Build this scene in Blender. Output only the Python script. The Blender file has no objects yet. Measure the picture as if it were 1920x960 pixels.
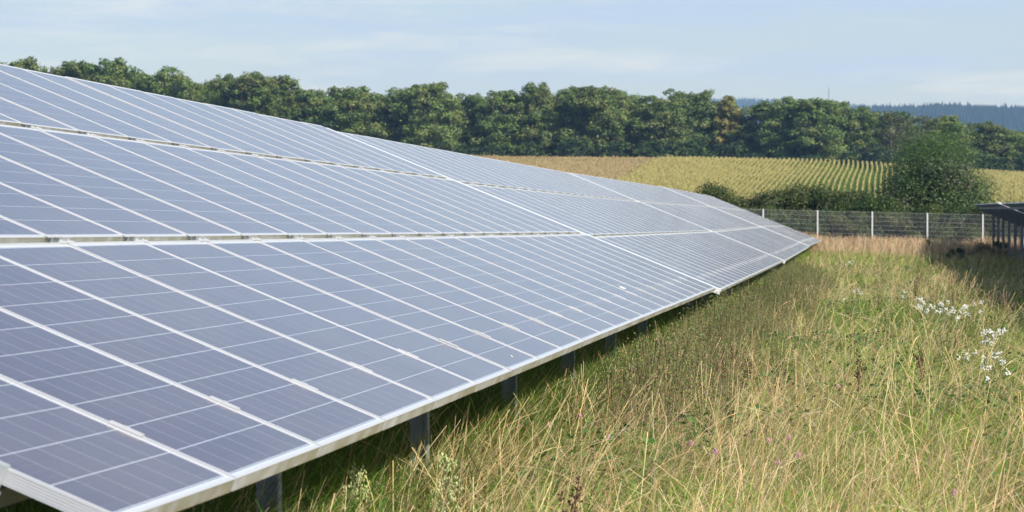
import bpy, math, random
import numpy as np
from mathutils import Matrix, Vector
SC = bpy.context.scene
COL = SC.collection
rnd = random.Random(7)
R = math.radians
EYE = 1.55
F = 4388.57

# ------------------------------------------------------------------ camera, world, sun
cam = bpy.data.cameras.new('camera'); camo = bpy.data.objects.new('camera', cam); COL.objects.link(camo)
cam.sensor_width = 36; cam.lens = F / 1920 * 36
cam.clip_start = 0.1; cam.clip_end = 20000
camo.location = (0, 0, EYE)
camo.rotation_euler = (R(90 - 0.6492), 0, R(8.4618))
cam.dof.use_dof = True; cam.dof.focus_distance = 15; cam.dof.aperture_fstop = 9
SC.camera = camo
SUN = Vector((1.0, -0.70, 0.76)).normalized()
EL = math.asin(SUN.z); AZ = math.atan2(SUN.x, SUN.y)
W = bpy.data.worlds.new('World'); SC.world = W; W.use_nodes = True
wt = W.node_tree; wt.nodes.clear()
def N(t, ty, **k):
    n = t.nodes.new(ty)
    for a, b in k.items():
        if a.startswith('i_'):
            n.inputs[a[2:].replace('_', ' ')].default_value = b
        else: setattr(n, a, b)
    return n
sky = N(wt, 'ShaderNodeTexSky', sky_type='NISHITA', sun_disc=False, sun_elevation=EL, sun_rotation=AZ, altitude=300, air_density=1.0, dust_density=1.6, ozone_density=1.2)
tc = N(wt, 'ShaderNodeTexCoord')
mp = N(wt, 'ShaderNodeMapping'); mp.inputs['Scale'].default_value = (3.2, 3.2, 24.0)
no = N(wt, 'ShaderNodeTexNoise'); no.inputs['Scale'].default_value = 2.6; no.inputs['Detail'].default_value = 7; no.inputs['Roughness'].default_value = 0.55; no.inputs['Distortion'].default_value = 0.25
rp = N(wt, 'ShaderNodeMapRange'); rp.inputs['From Min'].default_value = 0.40; rp.inputs['From Max'].default_value = 0.66; rp.inputs['To Min'].default_value = 0.52; rp.inputs['To Max'].default_value = 0.98
mx = N(wt, 'ShaderNodeMixRGB'); mx.inputs[2].default_value = (3.6, 4.75, 6.9, 1)
bg = N(wt, 'ShaderNodeBackground'); bg.inputs['Strength'].default_value = 0.105
wo = N(wt, 'ShaderNodeOutputWorld')
L = wt.links.new
L(tc.outputs['Generated'], mp.inputs['Vector']); L(mp.outputs[0], no.inputs['Vector']); L(no.outputs['Fac'], rp.inputs['Value'])
sz = N(wt, 'ShaderNodeSeparateXYZ'); L(tc.outputs['Generated'], sz.inputs[0])
ez = N(wt, 'ShaderNodeMapRange'); ez.inputs['From Min'].default_value = 0.11; ez.inputs['From Max'].default_value = 0.32; ez.inputs['To Min'].default_value = 1.0; ez.inputs['To Max'].default_value = 0.05
mz = N(wt, 'ShaderNodeMath', operation='MULTIPLY'); L(sz.outputs['Z'], ez.inputs['Value']); L(ez.outputs[0], mz.inputs[0]); L(rp.outputs[0], mz.inputs[1])
L(mz.outputs[0], mx.inputs[0]); L(sky.outputs[0], mx.inputs[1]); m3 = N(wt, 'ShaderNodeMapping'); m3.inputs['Scale'].default_value = (5, 5, 42); m3.inputs['Location'].default_value = (3.1, 1.2, .4)
n3 = N(wt, 'ShaderNodeTexNoise'); n3.inputs['Scale'].default_value = 1.7; n3.inputs['Detail'].default_value = 8; n3.inputs['Roughness'].default_value = 0.6; n3.inputs['Distortion'].default_value = 0.4
r3 = N(wt, 'ShaderNodeMapRange'); r3.inputs['From Min'].default_value = 0.50; r3.inputs['From Max'].default_value = 0.70; r3.inputs['To Max'].default_value = 0.75
x3 = N(wt, 'ShaderNodeMixRGB'); x3.inputs[2].default_value = (5.6, 6.2, 6.9, 1)
L(tc.outputs['Generated'], m3.inputs['Vector']); L(m3.outputs[0], n3.inputs['Vector']); L(n3.outputs['Fac'], r3.inputs['Value']); L(r3.outputs[0], x3.inputs[0]); L(mx.outputs[0], x3.inputs[1])
L(x3.outputs[0], bg.inputs['Color']); L(bg.outputs[0], wo.inputs['Surface'])
sl = bpy.data.lights.new('sun', 'SUN'); sl.energy = 5.0; sl.angle = R(0.53); sl.color = (1.0, 0.95, 0.87)
slo = bpy.data.objects.new('sun', sl); COL.objects.link(slo)
slo.rotation_euler = SUN.to_track_quat('Z', 'Y').to_euler(); slo.location = (20, -20, 30)
SC.view_settings.view_transform = 'Standard'; SC.view_settings.look = 'None'
SC.view_settings.exposure = 0.45; SC.view_settings.gamma = 1
SC.render.resolution_x = 1024; SC.render.resolution_y = 512

# ------------------------------------------------------------------ helpers
def tag(o, label=None, cat=None, group=None, kind=None):
    if label: o['label'] = label
    if cat: o['category'] = cat
    if group: o['group'] = group
    if kind: o['kind'] = kind
    return o
def link(o, parent=None):
    COL.objects.link(o)
    if parent: o.parent = parent
    return o
def empty(name, loc, rz=0):
    o = bpy.data.objects.new(name, None); o.location = loc; o.rotation_euler = (0, 0, rz); o.empty_display_size = .2
    return link(o)
def meshobj(name, me, parent=None, mat=None):
    o = bpy.data.objects.new(name, me)
    if mat and not me.materials: me.materials.append(mat)
    return link(o, parent)
def pymesh(name, V, Fc, mat=None, smooth=False):
    me = bpy.data.meshes.new(name); me.from_pydata([tuple(v) for v in V], [], Fc); me.update()
    if mat: me.materials.append(mat)
    if smooth: me.polygons.foreach_set('use_smooth', [True] * len(me.polygons))
    return me
def npquads(name, V, Q, C=None, mat=None, smooth=False):
    """V (n,3) verts, Q (m,4) quads, C (n,3) per-vertex linear colour"""
    V = np.ascontiguousarray(V, dtype=np.float32); Q = np.ascontiguousarray(Q, dtype=np.int32)
    me = bpy.data.meshes.new(name)
    me.vertices.add(len(V)); me.vertices.foreach_set('co', V.ravel())
    me.loops.add(Q.size); me.loops.foreach_set('vertex_index', Q.ravel())
    me.polygons.add(len(Q)); me.polygons.foreach_set('loop_start', np.arange(0, Q.size, 4, dtype=np.int32))
    try: me.polygons.foreach_set('loop_total', np.full(len(Q), 4, dtype=np.int32))
    except Exception: pass
    if smooth: me.polygons.foreach_set('use_smooth', np.ones(len(Q), dtype=bool))
    me.update(calc_edges=True)
    if C is not None:
        a = me.color_attributes.new('tint', 'FLOAT_COLOR', 'POINT')
        CC = np.ones((len(V), 4), dtype=np.float32); CC[:, :3] = C
        a.data.foreach_set('color', CC.ravel())
    if mat: me.materials.append(mat)
    return me
class MB:
    def __init__(s): s.V = []; s.F = []
    def box(s, x0, x1, y0, y1, z0, z1, M=None):
        b = len(s.V)
        for z in (z0, z1):
            for y in (y0, y1):
                for x in (x0, x1):
                    v = Vector((x, y, z)); s.V.append(tuple(M @ v if M else v))
        for f in ((0, 2, 3, 1), (4, 5, 7, 6), (0, 1, 5, 4), (2, 6, 7, 3), (0, 4, 6, 2), (1, 3, 7, 5)): s.F.append([b + i for i in f])
        return s
    def tube(s, pts, rad, n=6, cap=True):
        pts = [Vector(p) for p in pts]; b = len(s.V)
        for i, p in enumerate(pts):
            d = (pts[min(i + 1, len(pts) - 1)] - pts[max(i - 1, 0)]).normalized()
            a = d.cross(Vector((0.3, 1, 0.1))).normalized(); c = d.cross(a)
            r = rad[i] if isinstance(rad, (list, tuple)) else rad
            for k in range(n):
                t = 2 * math.pi * k / n; s.V.append(tuple(p + a * math.cos(t) * r + c * math.sin(t) * r))
        for i in range(len(pts) - 1):
            for k in range(n): s.F.append([b + i * n + k, b + i * n + (k + 1) % n, b + (i + 1) * n + (k + 1) % n, b + (i + 1) * n + k])
        if cap: s.F.append([b + k for k in range(n)][::-1]); s.F.append([b + (len(pts) - 1) * n + k for k in range(n)])
        return s
    def blob(s, c, r, n=6, m=4, sz=1.0):
        b = len(s.V)
        for i in range(m + 1):
            ph = math.pi * i / m
            for k in range(n):
                t = 2 * math.pi * k / n
                s.V.append((c[0] + r * math.sin(ph) * math.cos(t), c[1] + r * math.sin(ph) * math.sin(t), c[2] + r * sz * math.cos(ph)))
        for i in range(m):
            for k in range(n): s.F.append([b + i * n + k, b + (i + 1) * n + k, b + (i + 1) * n + (k + 1) % n, b + i * n + (k + 1) % n])
        return s
    def leaf(s, p, d, up, ln, wd):
        p = Vector(p); d = Vector(d).normalized(); w = d.cross(Vector(up)).normalized() * wd * .5
        b = len(s.V)
        s.V += [tuple(p), tuple(p + d * ln * .5 + w), tuple(p + d * ln), tuple(p + d * ln * .5 - w)]
        s.F.append([b, b + 1, b + 2, b + 3]); return s
    def mesh(s, name, mat=None, smooth=False): return pymesh(name, s.V, s.F, mat, smooth)

def mat_new(name):
    m = bpy.data.materials.new(name); m.use_nodes = True; t = m.node_tree
    return m, t, t.nodes['Principled BSDF']
def simple(name, col, rough=.6, metal=0.0, var=0.0, scale=8, spec=.5, bump=0):
    m, t, p = mat_new(name)
    p.inputs['Roughness'].default_value = rough; p.inputs['Metallic'].default_value = metal
    p.inputs['Specular IOR Level'].default_value = spec
    tcn = N(t, 'ShaderNodeTexCoord'); nz = N(t, 'ShaderNodeTexNoise'); nz.inputs['Scale'].default_value = scale; nz.inputs['Detail'].default_value = 5
    mr = N(t, 'ShaderNodeMapRange'); mr.inputs['To Min'].default_value = 1 - var; mr.inputs['To Max'].default_value = 1 + var
    mu = N(t, 'ShaderNodeVectorMath', operation='SCALE'); mu.inputs[0].default_value = col
    t.links.new(tcn.outputs['Object'], nz.inputs['Vector']); t.links.new(nz.outputs['Fac'], mr.inputs['Value'])
    t.links.new(mr.outputs[0], mu.inputs['Scale']); t.links.new(mu.outputs[0], p.inputs['Base Color'])
    if bump:
        bn = N(t, 'ShaderNodeBump'); bn.inputs['Strength'].default_value = bump; bn.inputs['Distance'].default_value = .01
        t.links.new(nz.outputs['Fac'], bn.inputs['Height']); t.links.new(bn.outputs[0], p.inputs['Normal'])
    return m
def foliage(name, base=None, transl=.3, rough=.6, attr=True, objvar=0.0, hue=0.0, spec=.25):
    """leaf material: diffuse + a little translucency; colour from the tint attribute or a constant"""
    m, t, p = mat_new(name)
    p.inputs['Roughness'].default_value = rough; p.inputs['Specular IOR Level'].default_value = spec
    if attr:
        a = N(t, 'ShaderNodeAttribute', attribute_name='tint'); src = a.outputs['Color']
    else:
        r = N(t, 'ShaderNodeRGB'); r.outputs[0].default_value = (*base, 1); src = r.outputs[0]
    if base is not None and attr:
        mu = N(t, 'ShaderNodeMixRGB', blend_type='MULTIPLY'); mu.inputs[0].default_value = 1; mu.inputs[2].default_value = (*base, 1)
        t.links.new(src, mu.inputs[1]); src = mu.outputs[0]
    if objvar or hue:
        oi = N(t, 'ShaderNodeObjectInfo'); hs = N(t, 'ShaderNodeHueSaturation')
        m1 = N(t, 'ShaderNodeMapRange'); m1.inputs['To Min'].default_value = 1 - objvar; m1.inputs['To Max'].default_value = 1 + objvar
        m2 = N(t, 'ShaderNodeMath', operation='MULTIPLY'); m2.inputs[1].default_value = 7.31
        m3 = N(t, 'ShaderNodeMath', operation='FRACT')
        m4 = N(t, 'ShaderNodeMapRange'); m4.inputs['To Min'].default_value = .5 - hue; m4.inputs['To Max'].default_value = .5 + hue
        t.links.new(oi.outputs['Random'], m1.inputs['Value']); t.links.new(oi.outputs['Random'], m2.inputs[0]); t.links.new(m2.outputs[0], m3.inputs[0])
        t.links.new(m3.outputs[0], m4.inputs['Value']); t.links.new(m1.outputs[0], hs.inputs['Value']); t.links.new(m4.outputs[0], hs.inputs['Hue'])
        t.links.new(src, hs.inputs['Color']); src = hs.outputs[0]
    t.links.new(src, p.inputs['Base Color'])
    if transl:
        tr = N(t, 'ShaderNodeBsdfTranslucent'); ms = N(t, 'ShaderNodeMixShader'); ms.inputs[0].default_value = transl
        out = t.nodes['Material Output']
        t.links.new(src, tr.inputs['Color']); t.links.new(p.outputs[0], ms.inputs[1]); t.links.new(tr.outputs[0], ms.inputs[2]); t.links.new(ms.outputs[0], out.inputs['Surface'])
    return m

# ------------------------------------------------------------------ terrain
def sstep(a, b, t):
    t = np.clip((t - a) / (b - a), 0, 1); return t * t * (3 - 2 * t)
CX = np.array([-400., -143, -100, -58, -28, 2.4, 25.5, 60, 200, 600])
CH = np.array([16., 14.2, 12.8, 11.5, 11.1, 10.2, 8.9, 6.5, 2.0, 0.0])
def ground(x, y):
    x = np.asarray(x, float); y = np.asarray(y, float)
    r = sstep(55, 112, y)
    base = .36 * r - .022 * np.clip(x - .5, -8, 9) * r
    base = base + .03 * np.sin(x * 1.3 + y * .35) * np.clip((y - 5) / 20, 0, 1)
    h = np.interp(x, CX, CH)
    s = np.clip((y - 228) / (392 - 228), 0, 1)
    prof = s * s / (s + .10) * 1.10
    base = base + .5 * sstep(118, 230, y)
    und = .35 * np.sin(x * .06 + y * .021) * sstep(140, 220, y) * (1 - sstep(380, 400, y))
    hill = (h - .9) * prof + und
    far = sstep(395, 800, y)
    back = -far * (h + 6)
    side = sstep(-8, -60, x) * 0
    return base + hill + back + side
def gz(x, y): return float(ground(x, y))

ys = np.concatenate([np.linspace(-60, 0, 13)[:-1], np.linspace(0, 120, 121)[:-1], np.linspace(120, 460, 100)[:-1], np.linspace(460, 1000, 25)[:-1], np.linspace(1000, 9000, 17)])
xs = np.concatenate([np.linspace(-3500, -200, 12)[:-1], np.linspace(-200, -20, 46)[:-1], np.linspace(-20, 20, 41)[:-1], np.linspace(20, 120, 26)[:-1], np.linspace(120, 3500, 14)])
GX, GY = np.meshgrid(xs, ys); GZ = ground(GX, GY)
nv = GX.size; V = np.stack([GX.ravel(), GY.ravel(), GZ.ravel()], 1)
ny, nx = GX.shape; ii = (np.arange(ny - 1)[:, None] * nx + np.arange(nx - 1)[None]).ravel()
Q = np.stack([ii, ii + 1, ii + nx + 1, ii + nx], 1)
mg, t, p = mat_new('meadow_soil')
p.inputs['Roughness'].default_value = .95; p.inputs['Specular IOR Level'].default_value = .1
g1 = N(t, 'ShaderNodeNewGeometry'); n1 = N(t, 'ShaderNodeTexNoise'); n1.inputs['Scale'].default_value = 1.1; n1.inputs['Detail'].default_value = 9; n1.inputs['Roughness'].default_value = .7
n2 = N(t, 'ShaderNodeTexNoise'); n2.inputs['Scale'].default_value = 25; n2.inputs['Detail'].default_value = 4
cr = N(t, 'ShaderNodeValToRGB'); e = cr.color_ramp.elements
e[0].position = .38; e[0].color = (.035, .040, .016, 1); e[1].position = .62; e[1].color = (.09, .075, .038, 1)
mm = N(t, 'ShaderNodeMixRGB', blend_type='MULTIPLY'); mm.inputs[0].default_value = .6
t.links.new(g1.outputs['Position'], n1.inputs['Vector']); t.links.new(g1.outputs['Position'], n2.inputs['Vector'])
t.links.new(n1.outputs['Fac'], cr.inputs[0]); t.links.new(cr.outputs[0], mm.inputs[1]); t.links.new(n2.outputs['Color'], mm.inputs[2]); t.links.new(mm.outputs[0], p.inputs['Base Color'])
bn = N(t, 'ShaderNodeBump'); bn.inputs['Strength'].default_value = .8; bn.inputs['Distance'].default_value = .05
t.links.new(n2.outputs['Fac'], bn.inputs['Height']); t.links.new(bn.outputs[0], p.inputs['Normal'])
tag(meshobj('ground', npquads('ground', V, Q, mat=mg, smooth=True)), 'rolling meadow and field ground under the grass and crops', kind='structure')

# ------------------------------------------------------------------ far wooded hills
mh = simple('hill_forest', (.014, .026, .022), .95, var=.25, scale=.02, spec=.0)
def ridge(name, d, x0, x1, hfun, depth, label):
    n = 160; m = 12; V = []; Fq = []
    for j in range(m + 1):
        s = j / m
        for i in range(n + 1):
            x = x0 + (x1 - x0) * i / n
            prof = math.sin(min(1, s * 1.0) * math.pi) ** .8 if 0 < s < 1 else 0
            V.append((x, d - depth * .5 + depth * s, hfun(x) * prof - 8))
    for j in range(m):
        for i in range(n):
            a = j * (n + 1) + i; Fq.append([a, a + 1, a + n + 2, a + n + 1])
    return tag(meshobj(name, pymesh(name, V, Fq, mh, True)), label, kind='structure')
def px2x(px, d): return (px - 1613) / F * d
def py2z(py, d): return EYE + (430.3 - py) / F * d
dA, dB = 3300., 5200.
def hA(x):
    px = 1613 + x * F / dA
    y = np.interp(px, [900, 1300, 1480, 1590, 1640, 1700, 1760, 1850, 1920, 2100, 2500], [300, 262, 232, 207, 203, 202, 199, 203, 205, 208, 240])
    return py2z(float(y), dA) + 8 - 14
def hB(x):
    px = 1613 + x * F / dB
    y = np.interp(px, [300, 700, 1000, 1200, 1370, 1420, 1500, 1560, 1620, 1700, 2100], [236, 222, 205, 195, 187, 187, 192, 197, 201, 206, 240])
    return py2z(float(y), dB) + 8 - 5
ridge('near_wooded_hill', dA, px2x(500, dA), px2x(2700, dA), hA, 1100, 'dark blue wooded hill along the skyline at the right')
ridge('far_wooded_hill', dB, px2x(-300, dB), px2x(2500, dB), hB, 1200, 'paler blue wooded hill farthest away on the skyline')
rs = np.random.RandomState(3)
def conifers(name, d, depth, x0, x1, hf, n, hgt, label):
    x = rs.uniform(x0, x1, n); s = rs.beta(2.2, 1.6, n) * .46 + .06
    z = np.array([hf(a) for a in x]) * np.sin(s * math.pi) ** .8 - 8
    y = d - depth * .5 + depth * s
    H = hgt * rs.uniform(.6, 1.15, n) * np.where(rs.rand(n) < .12, 1.25, 1); Rr = H * rs.uniform(.16, .26, n)
    Vs = []; Qs = []
    k = 5
    ang = np.arange(k) * 2 * math.pi / k
    V = np.zeros((n, k * 2, 3))
    for i in range(k):
        V[:, i, 0] = x + Rr * math.cos(ang[i]); V[:, i, 1] = y + Rr * math.sin(ang[i]); V[:, i, 2] = z - 1
        V[:, k + i, 0] = x + .04 * Rr * math.cos(ang[i]); V[:, k + i, 1] = y + .04 * Rr * math.sin(ang[i]); V[:, k + i, 2] = z + H
    b = (np.arange(n) * 2 * k)[:, None]
    Q = np.concatenate([(b + np.array([[i, (i + 1) % k, k + (i + 1) % k, k + i]])) for i in range(k)])
    tag(meshobj(name, npquads(name, V.reshape(-1, 3), Q, mat=mh)), label, kind='stuff')
conifers('conifer_forest', dA, 1100, px2x(1500, dA), px2x(2050, dA), hA, 9000, 13, 'spruce forest with pointed tops covering the right hill')
conifers('hilltop_forest', dB, 1200, px2x(1000, dB), px2x(1720, dB), hB, 6000, 8, 'distant forest covering the paler hill on the skyline')
# small lattice mast on the hill
steel = simple('galvanised_steel', (.42, .45, .48), .45, .6, .12, 14)
mast = MB(); mx0, my0 = px2x(1557, 3300), 3150; mz0 = 140; mh1 = py2z(178, 3300)
for k in range(3):
    a = k * 2.094; mast.tube([(math.cos(a) * 1.6, math.sin(a) * 1.6, 0), (math.cos(a) * .7, math.sin(a) * .7, mh1 - mz0)], .22, 4)
for k in range(14):
    z = (mh1 - mz0) * k / 14; z2 = (mh1 - mz0) * (k + 1) / 14; r1 = 1.6 - .9 * k / 14; r2 = 1.6 - .9 * (k + 1) / 14
    a = k * 2.094; mast.tube([(math.cos(a) * r1, math.sin(a) * r1, z), (math.cos(a + 2.094) * r2, math.sin(a + 2.094) * r2, z2)], .12, 4)
mo = meshobj('radio_mast', mast.mesh('radio_mast', simple('dark_mast_steel', (.12, .13, .15), .6, .2, .1, 3))); mo.location = (mx0, my0, mz0)
tag(mo, 'thin lattice mast standing up from the far wooded hill', 'mast')

# ------------------------------------------------------------------ solar tables
Lm, Wm, PITCH, GAP = 1.65, .99, 1.01, .07
TILT = R(22.13)
# glass laminate
mc, t, p = mat_new('solar_cells')
tcn = N(t, 'ShaderNodeTexCoord'); sx = N(t, 'ShaderNodeSeparateXYZ'); t.links.new(tcn.outputs['Object'], sx.inputs[0])
def mth(op, a, b=None, c=None):
    n = N(t, 'ShaderNodeMath', operation=op)
    for i, v in enumerate((a, b, c)):
        if v is None: continue
        if isinstance(v, (int, float)): n.inputs[i].default_value = v
        else: t.links.new(v, n.inputs[i])
    return n.outputs[0]
def cellline(coord, off, pitch, half):
    q = mth('DIVIDE', mth('SUBTRACT', coord, off), pitch)
    fr = mth('SUBTRACT', q, mth('FLOOR', q))
    d = mth('MULTIPLY', mth('MINIMUM', fr, mth('SUBTRACT', 1.0, fr)), pitch)
    return mth('LESS_THAN', d, half)
lx = cellline(sx.outputs['X'], .0195, .1585, .0010); ly = cellline(sx.outputs['Y'], .0325, .1585, .0015)
ln = mth('MAXIMUM', mth('MULTIPLY', lx, .75), ly)
mgx = mth('MAXIMUM', mth('LESS_THAN', sx.outputs['X'], .0185), mth('GREATER_THAN', sx.outputs['X'], Wm - .0185))
mgy = mth('MAXIMUM', mth('LESS_THAN', sx.outputs['Y'], .0275), mth('GREATER_THAN', sx.outputs['Y'], Lm - .0275))
ln = mth('MAXIMUM', ln, mth('MAXIMUM', mgx, mgy))
fin = mth('LESS_THAN', mth('FRACT', mth('DIVIDE', sx.outputs['Y'], .0317)), .05)
cell_i = N(t, 'ShaderNodeCombineXYZ')
oi = N(t, 'ShaderNodeObjectInfo')
t.links.new(mth('ADD', mth('FLOOR', mth('DIVIDE', mth('SUBTRACT', sx.outputs['X'], .0195), .1585)), mth('MULTIPLY', oi.outputs['Random'], 97.0)), cell_i.inputs[0])
t.links.new(mth('FLOOR', mth('DIVIDE', mth('SUBTRACT', sx.outputs['Y'], .0325), .1585)), cell_i.inputs[1])
wn = N(t, 'ShaderNodeTexWhiteNoise', noise_dimensions='2D'); t.links.new(cell_i.outputs[0], wn.inputs['Vector'])
c1 = N(t, 'ShaderNodeMixRGB'); c1.inputs[1].default_value = (.022, .008, .044, 1); c1.inputs[2].default_value = (.036, .012, .047, 1); t.links.new(wn.outputs['Value'], c1.inputs[0])
c1b = N(t, 'ShaderNodeMixRGB'); c1b.inputs[2].default_value = (.09, .10, .14, 1); t.links.new(mth('MULTIPLY', fin, .6), c1b.inputs[0]); t.links.new(c1.outputs[0], c1b.inputs[1])
c2 = N(t, 'ShaderNodeMixRGB'); c2.inputs[2].default_value = (.56, .60, .66, 1); t.links.new(ln, c2.inputs[0]); t.links.new(c1b.outputs[0], c2.inputs[1])
# thin dust on the glass
nd = N(t, 'ShaderNodeTexNoise'); nd.inputs['Scale'].default_value = 3.0; nd.inputs['Detail'].default_value = 6
geo = N(t, 'ShaderNodeNewGeometry'); t.links.new(geo.outputs['Position'], nd.inputs['Vector'])
df = N(t, 'ShaderNodeMapRange'); df.inputs['From Min'].default_value = .3; df.inputs['From Max'].default_value = .7; df.inputs['To Min'].default_value = .03; df.inputs['To Max'].default_value = .10
mdr = mth('MULTIPLY', mth('SUBTRACT', oi.outputs['Random'], .5), .30)
edge = mth('MULTIPLY', mth('POWER', mth('SUBTRACT', 1.0, mth('MINIMUM', mth('MULTIPLY', sx.outputs['Y'], 9.0), 1.0)), 2.0), .5)
t.links.new(mth('ADD', mth('ADD', nd.outputs['Fac'], mdr), edge), df.inputs['Value'])
c3 = N(t, 'ShaderNodeMixRGB'); c3.inputs[2].default_value = (.42, .42, .40, 1); t.links.new(df.outputs[0], c3.inputs[0]); t.links.new(c2.outputs[0], c3.inputs[1])
t.links.new(c3.outputs[0], p.inputs['Base Color'])
p.inputs['IOR'].default_value = 1.5; p.inputs['Roughness'].default_value = .13; p.inputs['Specular IOR Level'].default_value = .52
p.inputs['Sheen Weight'].default_value = .09; p.inputs['Sheen Roughness'].default_value = .45; p.inputs['Sheen Tint'].default_value = (1, .97, .92, 1)
MCELL = mc
# frame aluminium, algae on the low edge
mf, t, p = mat_new('anodised_frame')
p.inputs['Metallic'].default_value = .25; p.inputs['Roughness'].default_value = .42
tcn = N(t, 'ShaderNodeTexCoord'); sx = N(t, 'ShaderNodeSeparateXYZ'); t.links.new(tcn.outputs['Object'], sx.inputs[0])
nz = N(t, 'ShaderNodeTexNoise'); nz.inputs['Scale'].default_value = 9; nz.inputs['Detail'].default_value = 6
oi = N(t, 'ShaderNodeObjectInfo'); ad = N(t, 'ShaderNodeVectorMath', operation='ADD'); t.links.new(tcn.outputs['Object'], ad.inputs[0])
cbx = N(t, 'ShaderNodeCombineXYZ'); t.links.new(mth('MULTIPLY', oi.outputs['Random'], 40.0), cbx.inputs[0]); t.links.new(cbx.outputs[0], ad.inputs[1]); t.links.new(ad.outputs[0], nz.inputs['Vector'])
low = mth('MULTIPLY', mth('LESS_THAN', sx.outputs['Y'], .0015), mth('LESS_THAN', sx.outputs['Z'], -.003))
amt = N(t, 'ShaderNodeMapRange'); amt.inputs['From Min'].default_value = .30; amt.inputs['From Max'].default_value = .62; amt.inputs['To Min'].default_value = .25; amt.inputs['To Max'].default_value = .95
t.links.new(mth('ADD', nz.outputs['Fac'], mth('MULTIPLY', mth('SUBTRACT', sx.outputs['X'], .45), .22)), amt.inputs['Value'])
k1 = N(t, 'ShaderNodeMixRGB'); k1.inputs[1].default_value = (.57, .58, .60, 1); k1.inputs[2].default_value = (.21, .185, .065, 1)
t.links.new(mth('MULTIPLY', low, amt.outputs[0]), k1.inputs[0]); t.links.new(k1.outputs[0], p.inputs['Base Color'])
MFRAME = mf
MSTEEL = simple('dull_zinc_steel', (.27, .30, .34), .6, .4, .18, 10)
MCLAMP = simple('clamp_aluminium', (.43, .445, .46), .65, .05, .1, 20)
MSTRIP = simple('bright_aluminium_channel', (.72, .73, .74), .5, .1, .05, 9)
MGAP = simple('weathered_rail', (.36, .39, .40), .6, .1, .25, 12)
MBACK = simple('panel_backsheet', (.55, .56, .58), .6, 0, .06, 6)

def frame_mesh():
    prof = [(.0135, -.0045), (.0135, 0), (0.0, 0)]
    z = -.004
    for k in range(5): prof += [(0, z), (0, z - .0030), (.0032, z - .0036), (.0032, z - .0062), ]; z -= .0068
    prof += [(0, -.0375), (0, -.040), (.022, -.040), (.022, -.0385), (.002, -.0385), (.002, -.0095), (.0135, -.0095)]
    V = []; Fq = []; n = len(prof)
    for (cx, cy, sxx, syy) in ((0, 0, 1, 1), (Wm, 0, -1, 1), (Wm, Lm, -1, -1), (0, Lm, 1, -1)):
        for (d, z) in prof: V.append((cx + sxx * d, cy + syy * d, z))
    for k in range(4):
        for i in range(n - 1):
            a = k * n + i; b = ((k + 1) % 4) * n + i
            Fq.append([a, a + 1, b + 1, b])
    return pymesh('panel_frame', V, Fq, MFRAME)
def glass_mesh():
    m = MB(); m.box(.0022, Wm - .0022, .0022, Lm - .0022, -.0092, -.0026)
    me = m.mesh('laminate', MCELL); me.materials.append(MBACK)
    for q in me.polygons:
        if q.normal.z < -.5: q.material_index = 1
    # junction box on the back as part of the laminate mesh
    return me
FM, GM = frame_mesh(), glass_mesh()
jb = MB().box(.43, .56, 1.50, 1.60, -.030, -.0093).mesh('junction_box', simple('black_plastic', (.02, .02, .02), .5))
cl = MB().box(-.002, .027, 0, .10, .0005, .0055).box(.0045, .0155, 0, .10, -.04, .0004).box(.004,.016,.044,.056,.0056,.009).mesh('mid_clamp', MCLAMP)
gc = MB()
for s in (-1, 1):
    off = -.07 if s < 0 else .02
    gc.box(off, off + .075, -.008, .014, .001, .005).blob((off + .035, .016, .004), .006, 6, 3)
    gc.box(off, off + .075, .056, .078, .001, .005)
gcm = gc.mesh('row_clamp', MCLAMP)
def frameM(h, tilt): # local matrix of the module plane: x along the table, y up the slope
    s, c = math.sin(tilt), math.cos(tilt)
    return Matrix(((0, -c, s, 0), (1, 0, 0, 0), (0, s, c, h), (0, 0, 0, 1)))
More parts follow.
